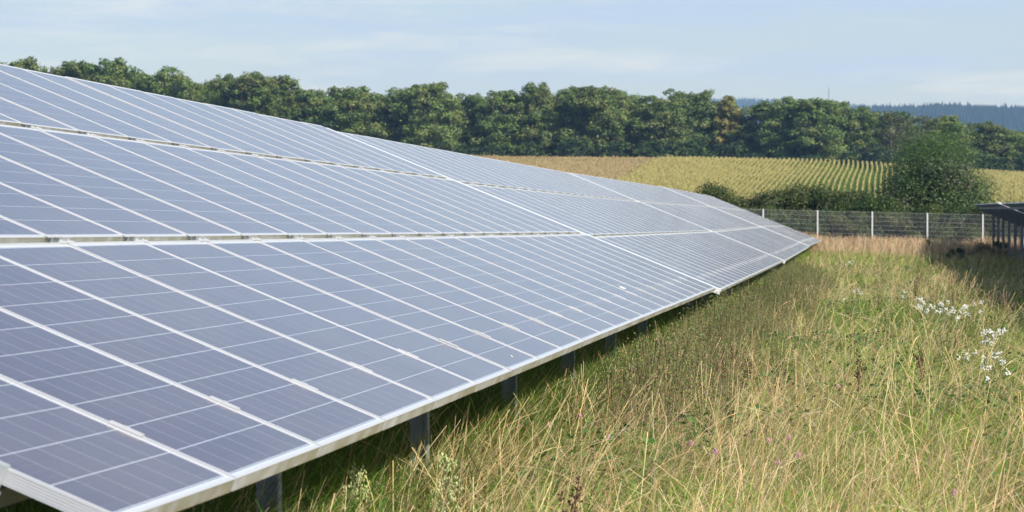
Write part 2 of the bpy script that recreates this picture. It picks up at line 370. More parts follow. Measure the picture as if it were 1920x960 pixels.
def solar_table(label, group, x0, y0, z0, z1, n, npost=8, post_off=None, tilt=TILT, ends=False, strip=False, lift=0.0, bend=0.0, postsp=3.1):
    """low edge starts at (x0,y0,z0) and ends at height z1; modules n per row"""
    ln = n * PITCH
    gb = gz(x0, y0); h = z0 - gb
    root = empty('solar_table', (x0, y0, gb)); tag(root, label, 'solar array', group)
    slope = math.atan2(z1 - z0, ln)
    root.rotation_euler = (slope, 0, 0)
    M = frameM(h, tilt)
    bz = lambda u: bend * math.exp(-u / 1.25)
    for r in range(3):
        for k in range(n):
            g = meshobj('solar_panel', GM, root); ua, ub = k * PITCH, (k + 1) * PITCH
            Mb = Matrix.Translation((0, 0, bz(ua))) @ Matrix.Translation((ua, 0, 0)) @ Matrix.Rotation(math.atan((bz(ua) - bz(ub)) / PITCH), 4, 'Y') @ Matrix.Translation((-ua, 0, 0))
            g.matrix_local = M @ Mb @ Matrix.Translation((k * PITCH, r * (Lm + GAP), rnd.uniform(-.0015, .0015))) @ Matrix.Rotation(rnd.uniform(-.0012, .0012), 4, 'X') @ Matrix.Rotation(rnd.uniform(-.0016, .0016), 4, 'Y')
            f = meshobj('frame', FM, g)
            if k == 0 or group.startswith('tables of the second'): meshobj('junction_box', jb, g)
    for k in range(n - 1):
        c = meshobj('mid_clamp', cl, root); c.matrix_local = M @ Matrix.Translation((k * PITCH + Wm, .28 + rnd.uniform(-.012, .012), bz(k * PITCH + 1)))
    for r in range(2):
        for k in range(n - 1):
            c = meshobj('row_clamp', gcm, root); c.matrix_local = M @ Matrix.Translation((k * PITCH + Wm + .01 + rnd.uniform(-.006, .006), r * (Lm + GAP) + Lm, bz(k * PITCH + 1)))
    # rails under the modules
    for r in range(3):
        for v in (.33, 1.32):
            y = r * (Lm + GAP) + v
            b = MB().box(-.02, ln + .01, y - .02, y + .02, -.095, -.041)
            o = meshobj('rail', b.mesh('rail', MSTEEL), root); o.matrix_local = M
    for r in range(2):
        y = Lm + r * (Lm + GAP)
        o = meshobj('gap_rail', MB().box(-.01, ln, y + .001, y + GAP - .001, -.060, -.024).mesh('gap_rail', MGAP), root); o.matrix_local = M
    tot = 3 * Lm + 2 * GAP
    po = post_off if post_off is not None else 1.2
    c, s = math.cos(tilt), math.sin(tilt)
    k = 0; yy = po
    while yy < ln - .3:
        o = meshobj('rafter', MB().box(-.03, .03, .25, tot - .3, -.175, -.097).mesh('rafter', MSTEEL), root)
        o.matrix_local = M @ Matrix.Translation((yy, 0, 0))
        for v, nm in ((.62, 'front_post'), (tot - .85, 'rear_post')):
            top = h + v * s - .17 / c; x = -v * c
            zb = gz(x0 + x, y0 + yy) - gb - slope * yy - .25
            w = .05
            m = MB().box(x - w, x + w, yy - .004, yy + .004, zb, top).box(x - w, x - w + .008, yy + .0045, yy + .05, zb, top).box(x + w - .008, x + w, yy - .05, yy - .0045, zb, top)
            meshobj(nm, m.mesh(nm, MSTEEL), root)
        yy += postsp; k += 1
    if strip:
        tp = tot + (.10 if group.startswith('tables of the second') else .01)
        m = MB().box(-.185, -.035, -.012, tp, -.010, .004).box(-.185, -.175, -.012, tp, -.06, -.0102).box(-.1745, -.035, -.012, -.004, -.06, -.0102)
        o = meshobj('cable_channel', m.mesh('cable_channel', MSTRIP), root); o.matrix_local = M @ Matrix.Translation((0, 0, lift))
    if ends:
        ec = MB().box(-.016, .011, 0, .11, .0012, .0055).box(-.016, -.0045, 0, .11, -.052, .001).box(-.05, -.0162, -.01, .09, -.062, -.055).mesh('end_clamp', MGAP)
        for r in range(3):
            for v in (.292, 1.28):
                o = meshobj('end_clamp', ec, root); o.matrix_local = M @ Matrix.Translation((0, r * (Lm + GAP) + v, bend))
    return root, M
E_ = EYE
G1 = 'tables of the long near solar array'
t1, M1 = solar_table('nearest and largest solar table, filling the left foreground with three rows of blue panels', G1, -1.659, 5.100, E_ - .678, E_ - .678, 22, post_off=3.6, ends=True, bend=.027)
t2, M2 = solar_table('second solar table from the camera in the long array, beyond the first bright seam', G1, -1.630, 27.64, E_ - .712, E_ - .668, 23, post_off=2.9, strip=True, lift=.012)
t3, M3 = solar_table('third solar table in the long array, between the second and third bright seams', G1, -1.600, 51.02, E_ - .668, E_ - .545, 24, post_off=1.2, strip=True, lift=-.012)
t4, M4 = solar_table('farthest solar table of the long array, ending in a point before the fence', G1, -1.640, 75.66, E_ - .530, E_ - .476, 25, post_off=1.2, strip=True, lift=.008)
G2 = 'tables of the second solar row at the right edge'
hx = 4.9; run = (3 * Lm + 2 * GAP); dx = run * math.cos(TILT); dz = run * math.sin(TILT)
for lab, ya, n, za, zb in (('short far solar table seen from behind, right edge, ending by the fence', 84.05, 20, .94, 1.11),
                           ('solar table seen from behind on grey posts, nearer one cut by the right edge', 59.4, 24, .72, .925),
                           ('solar table standing just outside the right edge, shading the meadow', 35.0, 24, .84, .80),
                           ('solar table nearest to the camera outside the right edge', 10.6, 24, .86, .84)):
    solar_table(lab, G2, hx + dx, ya, E_ + za - dz, E_ + zb - dz, n, post_off=1.0, postsp=3.6, ends=True, strip=True)
# bird droppings / specks on the glass
mw = simple('dried_white_dropping', (.75, .75, .72), .8, 0, .1, 30)
def dropping(root, M, u, v, r):
    m = MB(); 
    for k in range(3): m.blob((rnd.uniform(-r, r) * .4, rnd.uniform(-r, r) * .4, 0), r * rnd.uniform(.6, 1), 10, 4, .18)
    o = meshobj('bird_dropping', m.mesh('bird_dropping', mw, True), root); o.matrix_local = M @ Matrix.Translation((u, v, -.001))
dropping(t1, M1, 15.43, .445, .035); dropping(t1, M1, 2.97, .69, .008); dropping(t1, M1, 6.64, .10, .010)

# ------------------------------------------------------------------ fence
mfen = simple('galvanised_fence', (.42, .45, .47), .5, .3, .08, 9)
mfp = simple('galvanised_post', (.66, .68, .70), .5, .2, .08, 9)
fence = empty('mesh_fence', (-4.45, 108, gz(-4.45, 108))); tag(fence, 'pale galvanised wire mesh fence crossing behind the meadow and solar tables', 'fence')
fx = [-4.405 + 2.475 * k for k in range(-3, 9)]
def ftop(x): return EYE + .91 - .0255 * (x + 4.4)
o0 = Vector(fence.location)
for k, x in enumerate(fx):
    zt = ftop(x); zb = gz(x, 108) - .3
    m = MB().box(x - .03 - o0.x, x + .03 - o0.x, -.02, .02, zb - o0.z, zt + .02 - o0.z).box(x - .034 - o0.x, x + .034 - o0.x, -.024, .024, zt + .021 - o0.z, zt + .035 - o0.z)
    meshobj('fence_post', m.mesh('fence_post', mfp), fence)
    if k < len(fx) - 1:
        x2 = fx[k + 1]; m = MB(); nn = 48
        for j in range(1, nn):
            xx = x + (x2 - x) * j / nn; zt2 = ftop(xx)
            m.box(xx - .0018 - o0.x, xx + .0018 - o0.x, .024, .030, zt2 - 1.83 - o0.z, zt2 + .03 - o0.z)
        for j in range(10):
            za, zc = ftop(x) - j * .2 - o0.z, ftop(x2) - j * .2 - o0.z
            for yy in (.0305,):
                b = len(m.V); 
                m.V += [(x + .03 - o0.x, yy, za - .0025), (x2 - .03 - o0.x, yy, zc - .0025), (x2 - .03 - o0.x, yy, zc + .004), (x + .03 - o0.x, yy, za + .004),
                        (x + .03 - o0.x, yy + .007, za - .004), (x2 - .03 - o0.x, yy + .007, zc - .004), (x2 - .03 - o0.x, yy + .007, zc + .004), (x + .03 - o0.x, yy + .007, za + .004)]
                m.F += [[b + i for i in f] for f in ((0, 1, 2, 3), (7, 6, 5, 4), (0, 4, 5, 1), (3, 2, 6, 7))]
        meshobj('mesh_panel', m.mesh('mesh_panel', mfen), fence)

# ------------------------------------------------------------------ trees
def leafcloud(centers, radii, nleaf, size, seed, cols, flat=.75, shell=.55, updroop=.0):
    r = np.random.RandomState(seed)
    centers = np.asarray(centers, float); radii = np.asarray(radii, float)
    w = radii ** 2; w /= w.sum()
    idx = r.choice(len(centers), nleaf, p=w)
    d = r.normal(size=(nleaf, 3)); d /= np.linalg.norm(d, axis=1)[:, None]
    rad = radii[idx] * (shell + (1 - shell) * r.rand(nleaf) ** .6) * (1 + .18 * r.normal(size=nleaf))
    off = d * rad[:, None]; off[:, 2] *= flat
    P = centers[idx] + off
    nrm = d + r.normal(size=(nleaf, 3)) * .55; nrm[:, 2] += .25; nrm /= np.linalg.norm(nrm, axis=1)[:, None]
    a = np.cross(nrm, r.normal(size=(nleaf, 3))); a /= np.linalg.norm(a, axis=1)[:, None]; b = np.cross(nrm, a)
    s = size * r.uniform(.55, 1.35, nleaf)[:, None]
    bend = nrm * s * .25
    V = np.stack([P - a * s * .6, P + b * s * .42 + bend * .5, P + a * s * .6, P - b * s * .42 + bend * .5], 1).reshape(-1, 3)
    Q = np.arange(nleaf * 4).reshape(-1, 4)
    cols = np.asarray(cols, float)
    ci = r.randint(0, len(cols), len(centers))
    C = cols[ci[idx]] * r.uniform(.75, 1.25, (nleaf, 1))
    C = np.repeat(C, 4, axis=0)
    return V, Q, C
MBARK = simple('bark', (.13, .105, .08), .9, 0, .35, 5, bump=.5)
MBARKP = simple('pale_bark', (.36, .30, .24), .85, 0, .3, 5, bump=.5)
MLEAF = foliage('broad_leaves', (1, 1, 1), .28, .55, True, .16, .010)
MLEAFY = foliage('yellowing_leaves', (1, 1, 1), .25, .6, True, .05, .0)
GREENS = [(.116, .178, .052), (.142, .212, .058), (.168, .222, .062), (.124, .174, .052), (.176, .212, .068)]
YELL = [(.30, .28, .09), (.24, .25, .08), (.17, .20, .06), (.33, .29, .10)]
PALE = [(.095, .11, .045), (.080, .10, .042), (.11, .115, .055)]
def crown_mesh(seed, w, h, cols, nleaf=21000, size=.31, low=.06):
    r = np.random.RandomState(seed); cs = []; rr = []
    n = 135
    lean = r.uniform(-.06, .06, 2)
    for k in range(n):
        tz = r.rand() ** .95
        z = h * (low + (1 - low - .08) * tz)
        prof = math.sqrt(max(.20, 1 - abs((tz - .42) / .64) ** 2.8)) * (0.86 + .14 * math.sin(k))
        rad = w * .5 * prof * r.rand() ** .42
        a = r.rand() * 6.283
        cs.append((rad * math.cos(a) + lean[0] * z, rad * math.sin(a) + lean[1] * z, z)); rr.append(r.uniform(.07, .16) * w * (.80 + .30 * (1 - tz)))
    # a few top tufts
    for k in range(7):
        a = r.rand() * 6.283; rad = w * .22 * r.rand() ** .5
        cs.append((rad * math.cos(a) + lean[0] * h, rad * math.sin(a) + lean[1] * h, h * r.uniform(.88, .97))); rr.append(w * r.uniform(.05, .09))
    return npquads('crown', *leafcloud(cs, rr, nleaf, size, seed + 50, cols)[:2], C=leafcloud(cs, rr, nleaf, size, seed + 50, cols)[2])
def trunk_mesh(seed, h, r0, mat):
    r = random.Random(seed); m = MB()
    pts = [(0, 0, -1)]
    for k in range(1, 8): pts.append((r.uniform(-.25, .25), r.uniform(-.25, .25), h * .85 * k / 7))
    m.tube(pts, [r0 * (1 - .11 * k) for k in range(8)], 8)
    for k in range(9):
        z = h * r.uniform(.25, .7); a = r.random() * 6.283; ln = h * r.uniform(.14, .26)
        m.tube([(0, 0, z), (math.cos(a) * ln * .5, math.sin(a) * ln * .5, z + ln * .35), (math.cos(a) * ln, math.sin(a) * ln, z + ln * .9)], [r0 * .4, r0 * .25, r0 * .08], 5)
    return m.mesh('trunk', mat, True)
CROWNS = [crown_mesh(100 + k, 9.0, 16, GREENS) for k in range(8)]
for c in CROWNS: c.materials.append(MLEAF)
CY = crown_mesh(300, 7.5, 16, YELL); CY.materials.append(MLEAFY)
CP = [crown_mesh(310 + k, 8.5, 16, PALE, nleaf=6000) for k in range(2)]
for c in CP: c.materials.append(MLEAF)
TRK = [trunk_mesh(k, 16, .28, MBARK) for k in range(3)]; TRP = trunk_mesh(9, 16, .30, MBARKP)
TREES = []
def tree(name, crown, trunk, x, y, h, w, rz, base=None):
    zb = gz(x, y) if base is None else base
    o = empty(name, (x, y, zb), rz); s = h / 16
    o.scale = (w / 9, w / 9, s)
    meshobj('trunk', trunk, o); meshobj('crown', crown, o)
    return o
top_px = [-60, 0, 35, 50, 100, 200, 235, 330, 420, 470, 530, 600, 700, 790, 860, 960, 1060, 1130, 1200, 1290, 1340, 1400, 1440, 1530, 1600, 1640, 1700, 1760, 1800, 1860, 1900, 1960, 2100]
top_py = [100, 95, 110, 118, 104, 105, 122, 126, 126, 135, 140, 153, 156, 152, 170, 161, 151, 153, 170, 163, 176, 200, 187, 184, 194, 198, 198, 212, 230, 226, 228, 234, 245]
rt = random.Random(21)
px = -70; i = 0; fronts = []
while px < 2080:
    d = 425 + rt.uniform(-6, 8); x = px2x(px, d); y = d * 1.0
    zt = py2z(float(np.interp(px, top_px, top_py)) + rt.uniform(-12, 12) + 7 * (px > 1570) - 12 * (px < 45), d)
    w = rt.uniform(7.5, 13.5)
    fronts.append((px, x, y, zt, w)); px += rt.uniform(48, 70)
names_done = 0
for i, (px, x, y, zt, w) in enumerate(fronts):
    zb = gz(x, y); h = zt - zb
    if abs(px - 1352) < 32: cr_, tk, nm = CY, TRK[0], 'yellowing_tree'; w = 9.0
    elif 1660 < px < 1770: cr_, tk, nm = CP[i % 2], TRP, 'pale_tree'
    else: cr_, tk, nm = CROWNS[i % 8], TRK[i % 3], 'broadleaf_tree'
    o = tree(nm, cr_, tk, x, y, h, w, rt.uniform(0, 6.28), zb)
    TREES.append((px, nm, o))
# second, taller-set line behind, partly filling the gaps
ORD = ['first', 'second', 'third', 'fourth', 'fifth', 'sixth', 'seventh', 'eighth', 'ninth', 'tenth', 'eleventh', 'twelfth', 'thirteenth', 'fourteenth', 'fifteenth', 'sixteenth', 'seventeenth', 'eighteenth', 'nineteenth', 'twentieth']
def ordn(k):
    if k < 20: return ORD[k]
    return ('twenty', 'thirty', 'forty', 'fifty')[(k + 1) // 10 - 2] + '-' + ORD[(k + 1) % 10 - 1] if (k + 1) % 10 else {30: 'thirtieth', 40: 'fortieth', 50: 'fiftieth'}[k + 1]
vis = [q for q in TREES]
for k, (px, nm, o) in enumerate(vis):
    if nm == 'yellowing_tree': lab = 'tree with yellowing autumn leaves standing among the dark green trees of the wood edge'
    elif nm == 'pale_tree': lab = 'thin pale olive tree with light bark, %s from the left along the wood edge' % ordn(k)
    else:
        where = 'above the solar panels' if px < 900 else ('behind the reddish maize' if px < 1230 else ('behind the yellow-green maize' if px < 1660 else 'behind the big bush by the fence' if px < 1800 else 'below the blue hill'))
        lab = 'broadleaf tree, %s from left in the front line, %s' % (ordn(k), where)
    tag(o, lab, 'tree', 'trees along the edge of the wood')
px = -40; k = 0
while px < 2060:
    d = 440 + rt.uniform(0, 10); x = px2x(px, d)
    zt = py2z(float(np.interp(px, top_px, top_py)) + rt.uniform(2, 14) + 7 * (px > 1570), d); zb = gz(x, d)
    if not (1375 < px < 1425):
        o = tree('broadleaf_tree', CROWNS[(k * 3 + 1) % 8], TRK[k % 3], x, d, zt - zb, rt.uniform(11, 14), rt.uniform(0, 6.28), zb)
        tag(o, 'dark green broadleaf tree half hidden in the second line, %s from the left there' % ordn(k), 'tree', 'trees behind the front line of the wood'); k += 1
    px += rt.uniform(55, 80)
# undergrowth shrubs closing the foot of the wood
UND = [crown_mesh(400 + k, 9.0, 16, [(.045, .088, .030), (.055, .10, .034), (.036, .07, .026)], nleaf=2600, size=.55, low=.0) for k in range(3)]
for c in UND: c.materials.append(MLEAF)
px = 820; k = 0
while px < 2080:
    d = 409 + rt.uniform(-3, 5); x = px2x(px, d); zb = gz(x, d)
    h = rt.uniform(4.0, 7.5)
    o = tree('wood_edge_shrub', UND[k % 3], TRK[k % 3], x, d, h, rt.uniform(5, 7.5), rt.uniform(0, 6.28), zb - .5)
    tag(o, 'low rounded shrub at the foot of the wood, %s from the left behind the maize' % ordn(k), 'shrub', 'shrubs at the foot of the wood'); k += 1
    px += rt.uniform(48, 80)

# ------------------------------------------------------------------ hedge and big bush by the fence
HG = [(.040, .070, .018), (.056, .090, .022), (.070, .10, .026), (.085, .098, .032)]
MHEDGE = foliage('hedge_leaves', (1, 1, 1), .22, .5, True, .10, .015)
def shrub(name, x, y, w, h, nleaf, size, cols, seed, dep=None, mat=None, low=0.0, lumps=26, spiky=.0, label='', group=None, topthin=0):
    r = np.random.RandomState(seed); cs = []; rr = []
    dep = dep or w
    for k in range(lumps):
        tz = r.rand(); a = r.rand() * 6.283; rad = math.sqrt(r.rand()) * (math.sqrt(max(0, 1 - (tz * .95) ** 2.2)))
        cs.append((w * .42 * rad * math.cos(a), dep * .42 * rad * math.sin(a), h * (low + (.9 - low) * tz))); rr.append(min(w, h) * r.uniform(.14, .22))
    V, Q, C = leafcloud(cs, rr, nleaf, size, seed + 1, cols, .9, .4)
    if spiky:
        ns = int(spiky)
        for k in range(ns):
            c = cs[r.randint(len(cs))]; d = Vector((r.normal() * .35, r.normal() * .35, 1)).normalized()
            st = Vector(c) + d * .2; n2 = 26; L2 = r.uniform(.3, .9) * h * .3
            tt = r.rand(n2)
            P = np.array([tuple(st + d * (L2 * q)) for q in tt]) + r.normal(size=(n2, 3)) * .05
            a1 = r.normal(size=(n2, 3)); a1 /= np.linalg.norm(a1, axis=1)[:, None]; b1 = np.cross(a1, r.normal(size=(n2, 3))); b1 /= np.linalg.norm(b1, axis=1)[:, None]
            s = size * .8
            V2 = np.stack([P - a1 * s * .6, P + b1 * s * .3, P + a1 * s * .6, P - b1 * s * .3], 1).reshape(-1, 3)
            Q2 = np.arange(n2 * 4).reshape(-1, 4) + len(V)
            C2 = np.repeat(np.array(cols)[r.randint(0, len(cols), n2)] * 1.15, 4, axis=0)
            V = np.concatenate([V, V2]); Q = np.concatenate([Q, Q2]); C = np.concatenate([C, C2])
    o = empty(name, (x, y, gz(x, y)), 0)
    meshobj('foliage', npquads('foliage', V, Q, C, mat or MHEDGE), o)
    m = MB(); rr_ = random.Random(seed)
    for k in range(7):
        a = rr_.random() * 6.283; m.tube([(math.cos(a) * .1, math.sin(a) * .1, -.2), (math.cos(a) * w * .12, math.sin(a) * w * .12, h * .35), (math.cos(a) * w * .3, math.sin(a) * w * .3, h * .75)], [.05, .035, .012], 5)
    meshobj('stem', m.mesh('stem', MBARK, True), o)
    tag(o, label, 'bush' if 'bush' in name else 'shrub', group)
    return o
D = 114.
hd = [(1350, 348, 85, 'small dark bush poking up at the left end of the hedge'), (1398, 368, 80, 'low hedge bush just right of the array corner, behind the fence'), (1448, 362, 95, 'rounded hedge bush behind the first visible fence posts'),
      (1500, 352, 90, 'taller hedge bush with a tufted top, behind the second fence post'), (1552, 351, 95, 'dense dark hedge bush in the middle of the hedge'), (1602, 362, 85, 'hedge bush touching the big round bush from the left'), (1645, 372, 90, 'low hedge bush under the left flank of the big round bush')]
for k, (px, py, wp, lab) in enumerate(hd):
    x = px2x(px, D); h = py2z(py, D) - gz(x, D)
    shrub('hedge_bush', x, D + rt.uniform(-.5, .8), wp / F * D * 1.75, h, 22000, .075, HG, 500 + k, mat=MHEDGE, spiky=22, label=lab, group='bushes of the hedge behind the fence', lumps=50)
for k, px in enumerate((1420, 1530, 1640, 1740, 1850, 1930)):
    x = px2x(px, D - 2.5); shrub('low_bush', x, D - 2.8, 5.6, py2z(388 + 4 * (k % 3), D - 2.5) - gz(x, D - 2.5), 30000, .075, HG, 540 + k, mat=MHEDGE, label='low dark bush directly behind the fence mesh, %s from the left' % ORD[k], group='low bushes seen through the fence', lumps=56)
xb = px2x(1745, 116)
shrub('big_bush', xb, 116, 6.9, py2z(292, 116) - gz(xb, 116), 60000, .085, [(.050, .084, .026), (.066, .105, .032), (.085, .12, .042), (.12, .14, .08)], 600, mat=MHEDGE, lumps=110, spiky=50, label='big round dark green bush standing behind the fence at the right')
for px, dd_, w_, h_, lab in ((1853, 97, 2.2, .95, 'low dark shrub at the foot of the farthest grey posts, in the shade'), (1790, 88, 1.0, .7, 'small dark weed bush at the end of the shade strip'), (1738, 101, .7, .8, 'small dark green bush in the grass before the fence')):
    shrub('low_bush', px2x(px, dd_), dd_, w_, h_, 3600, .045, HG, 560 + px, mat=MHEDGE, lumps=16, spiky=26, label=lab)
MWIL = foliage('willow_leaves', (1, 1, 1), .35, .55, True, .0, .0)
xw = px2x(1748, 121)
shrub('feathery_bush', xw, 121, 6.6, py2z(246, 121) - gz(xw, 121), 36000, .055, [(.085, .15, .045), (.10, .165, .05), (.075, .135, .045)], 610, mat=MWIL, lumps=60, spiky=150, low=.40, label='feathery light green willow rising behind the big round bush')

# ------------------------------------------------------------------ maize fields (stuff)
def corn_variants(nvar, seed, green, tass):
    out = []
    for k in range(nvar):
        r = np.random.RandomState(seed + k); V = []; C = []
        def quad(p, c, c2=None):
            V.extend(p); C.extend([c, c, c2 if c2 is not None else c, c2 if c2 is not None else c])
        h = r.uniform(1.95, 2.25)
        quad([(-.012, 0, 0), (.012, 0, 0), (.010, 0, h), (-.010, 0, h)], (.10, .12, .035))
        for j in range(7):
            z = h * (.15 + .12 * j); a = r.rand() * 6.283; ln = r.uniform(.34, .50) * (1.1 - .06 * j); w = .08
            ca, sa = math.cos(a), math.sin(a)
            g = np.array(green) * r.uniform(.75, 1.3)
            p0 = (0, 0, z); m_ = (ca * ln * .45, sa * ln * .45, z + ln * .42); e_ = (ca * ln, sa * ln, z + ln * .08)
            sx_, sy_ = -sa * w * .5, ca * w * .5
            quad([(p0[0] - sx_ * .5, p0[1] - sy_ * .5, p0[2]), (p0[0] + sx_ * .5, p0[1] + sy_ * .5, p0[2]), (m_[0] + sx_, m_[1] + sy_, m_[2]), (m_[0] - sx_, m_[1] - sy_, m_[2])], g)
            quad([(m_[0] - sx_, m_[1] - sy_, m_[2]), (m_[0] + sx_, m_[1] + sy_, m_[2]), (e_[0] + sx_ * .2, e_[1] + sy_ * .2, e_[2]), (e_[0] - sx_ * .2, e_[1] - sy_ * .2, e_[2])], g * 1.15)
        for j in range(6):
            a = r.rand() * 6.283; sp = .13 * r.rand() + .03; ln = r.uniform(.22, .36); w = .017
            ca, sa = math.cos(a), math.sin(a); tcx = np.array(tass) * r.uniform(.8, 1.2)
            quad([(sa * w, -ca * w, h - .05), (-sa * w, ca * w, h - .05), (ca * sp - sa * w, sa * sp + ca * w, h + ln), (ca * sp + sa * w, sa * sp - ca * w, h + ln)], tcx)
        out.append((np.array(V), np.array(C)))
    return out
def scatter_quads(name, variants, X, Y, S, mat, label, seed, tint=None):
    r = np.random.RandomState(seed); n = len(X); Z = ground(X, Y)
    vi = r.randint(0, len(variants), n); A = r.rand(n) * 6.283; Vs = []; Cs = []
    for k, (V, C) in enumerate(variants):
        m = vi == k
        if not m.any(): continue
        ca, sa = np.cos(A[m])[:, None], np.sin(A[m])[:, None]; s = S[m][:, None]
        px_, py_, pz_ = V[None, :, 0] * s, V[None, :, 1] * s, V[None, :, 2] * s
        W_ = np.stack([px_ * ca - py_ * sa + X[m][:, None], px_ * sa + py_ * ca + Y[m][:, None], pz_ + Z[m][:, None]], 2)
        Vs.append(W_.reshape(-1, 3)); cc = np.broadcast_to(C[None], (m.sum(), *C.shape)) * r.uniform(.85, 1.15, (m.sum(), 1, 1))
        if tint is not None: cc = cc * tint[m][:, None, :]
        Cs.append(cc.reshape(-1, 3))
    V = np.concatenate(Vs); C = np.concatenate(Cs); Q = np.arange(len(V)).reshape(-1, 4)
    return tag(meshobj(name, npquads(name, V, Q, C, mat)), label, kind='stuff')
MCORN = foliage('maize_leaves', (1, 1, 1), .25, .55, True)
def xbound(y): return -33.6 + 0 * y
def rows(xa, xb_, y0, y1, sp, sel, seed, ang=0.0):
    r = np.random.RandomState(seed); X = []; Y = []; S = []
    for xr in np.arange(xa, xb_, .75):
        yv = y0
        ysr = []
        while yv < y1:
            ysr.append(yv + r.uniform(-.08, .08)); yv += sp(yv)
        ysr = np.array(ysr); x_ = xr + .6 * np.sin(ysr * .02) + .10 * np.sin(ysr * .07 + 1) + r.normal(size=len(ysr)) * .02
        x_ = x_ + ang * (ysr - y0)
        k = sel(x_, ysr); X.append(x_[k]); Y.append(ysr[k]); S.append(r.uniform(.95, 1.05, k.sum()))
    return np.concatenate(X), np.concatenate(Y), np.concatenate(S)
X, Y, S = rows(-34, 44, 236, 398, lambda y: .24, lambda x, y: (x > xbound(y)) & (x > -999) & (x < .083 * y + 6), 1)
cv = corn_variants(6, 40, (.14, .23, .034), (.52, .46, .18))
scatter_quads('maize_crop', cv, X, Y, S, MCORN, 'yellow-green maize with pale tassels in rows up the hillside', 5)
X, Y, S = rows(-80, -33.8, 250, 398, lambda y: .3, lambda x, y: (x < xbound(y) - .3), 2)
cv2 = corn_variants(6, 60, (.14, .18, .045), (.50, .39, .20))
scatter_quads('reddish_maize_crop', cv2, X, Y, S * 1.0, MCORN, 'maize with reddish brown tassels on the left part of the hillside', 6)

# ------------------------------------------------------------------ meadow (stuff)
def vnoise(x, y, sc, seed):
    r = np.random.RandomState(seed); T = r.rand(64, 64)
    u, v = x / sc + 100, y / sc + 100; i, j = np.floor(u).astype(int), np.floor(v).astype(int); fu, fv = u - i, v - j
    fu = fu * fu * (3 - 2 * fu); fv = fv * fv * (3 - 2 * fv); g = lambda a, b: T[a % 64, b % 64]
    return (g(i, j) * (1 - fu) + g(i + 1, j) * fu) * (1 - fv) + (g(i, j + 1) * (1 - fu) + g(i + 1, j + 1) * fu) * fv
def area(y0, y1, dens, seed, xl=lambda y: -4.2 + 0 * y, xr=lambda y: .078 * y + 1.4):
    r = np.random.RandomState(seed); xm = float(xr(np.array([y1]))[0]); n = int((xm + 4.2) * (y1 - y0) * dens)
    x = r.uniform(-4.2, xm, n); y = r.uniform(y0, y1, n); k = (x < xr(y)) & (x > xl(y))
    return x[k], y[k]
def blades(X, Y, H, Wd, lean, ldir, curve, C, segs=3, seedhead=None, zoff=0):
    """curved blades; lean = horizontal reach / height, curve bends the tip over"""
    n = len(X); Z = ground(X, Y) + zoff
    t = np.linspace(0, 1, segs + 1)
    fx_, fy_ = np.cos(ldir), np.sin(ldir)
    # facing of the strip: random around the vertical, so it also shows from the side
    rr = np.random.RandomState(int(n) % 9973); wa = rr.rand(n) * 6.283
    wx, wy = np.cos(wa), np.sin(wa)
    V = np.zeros((n, segs + 1, 2, 3), dtype=np.float32)
    for i, s in enumerate(t):
        reach = H * (lean * s + curve * s ** 2.4); up = H * (s - curve * .55 * s ** 3.2)
        cx, cy, cz = X + fx_ * reach, Y + fy_ * reach, Z + up
        w = Wd * .5 * (1 - s ** 2.2 * .92)
        if seedhead is not None: w = Wd * .5 * np.where(seedhead & (s > .78), 2.6 if s < .99 else .9, 1.0 - .4 * s)
        V[:, i, 0, 0], V[:, i, 0, 1], V[:, i, 0, 2] = cx - wx * w, cy - wy * w, cz
        V[:, i, 1, 0], V[:, i, 1, 1], V[:, i, 1, 2] = cx + wx * w, cy + wy * w, cz
    b = (np.arange(n) * (segs + 1) * 2)[:, None]
    Q = np.concatenate([b + np.array([[2 * i, 2 * i + 1, 2 * i + 3, 2 * i + 2]]) for i in range(segs)])
    CC = np.repeat(C, (segs + 1) * 2, axis=0)
    return V.reshape(-1, 3), Q, CC
def cat(parts):
    Vs, Qs, Cs = [], [], []; o = 0
    for V, Q, C in parts: Vs.append(V); Qs.append(Q + o); Cs.append(C); o += len(V)
    return np.concatenate(Vs), np.concatenate(Qs), np.concatenate(Cs)
MGRASS = foliage('grass_blades', (1, 1, 1), .35, .6, True)
MDRY = foliage('dry_grass_blades', (1, 1, 1), .2, .6, True)
bands = [(6, 16, 2300, .0040), (16, 25, 1350, .0055), (25, 40, 800, .0075), (40, 70, 430, .010), (70, 109, 290, .013)]
pg = []; pd = []
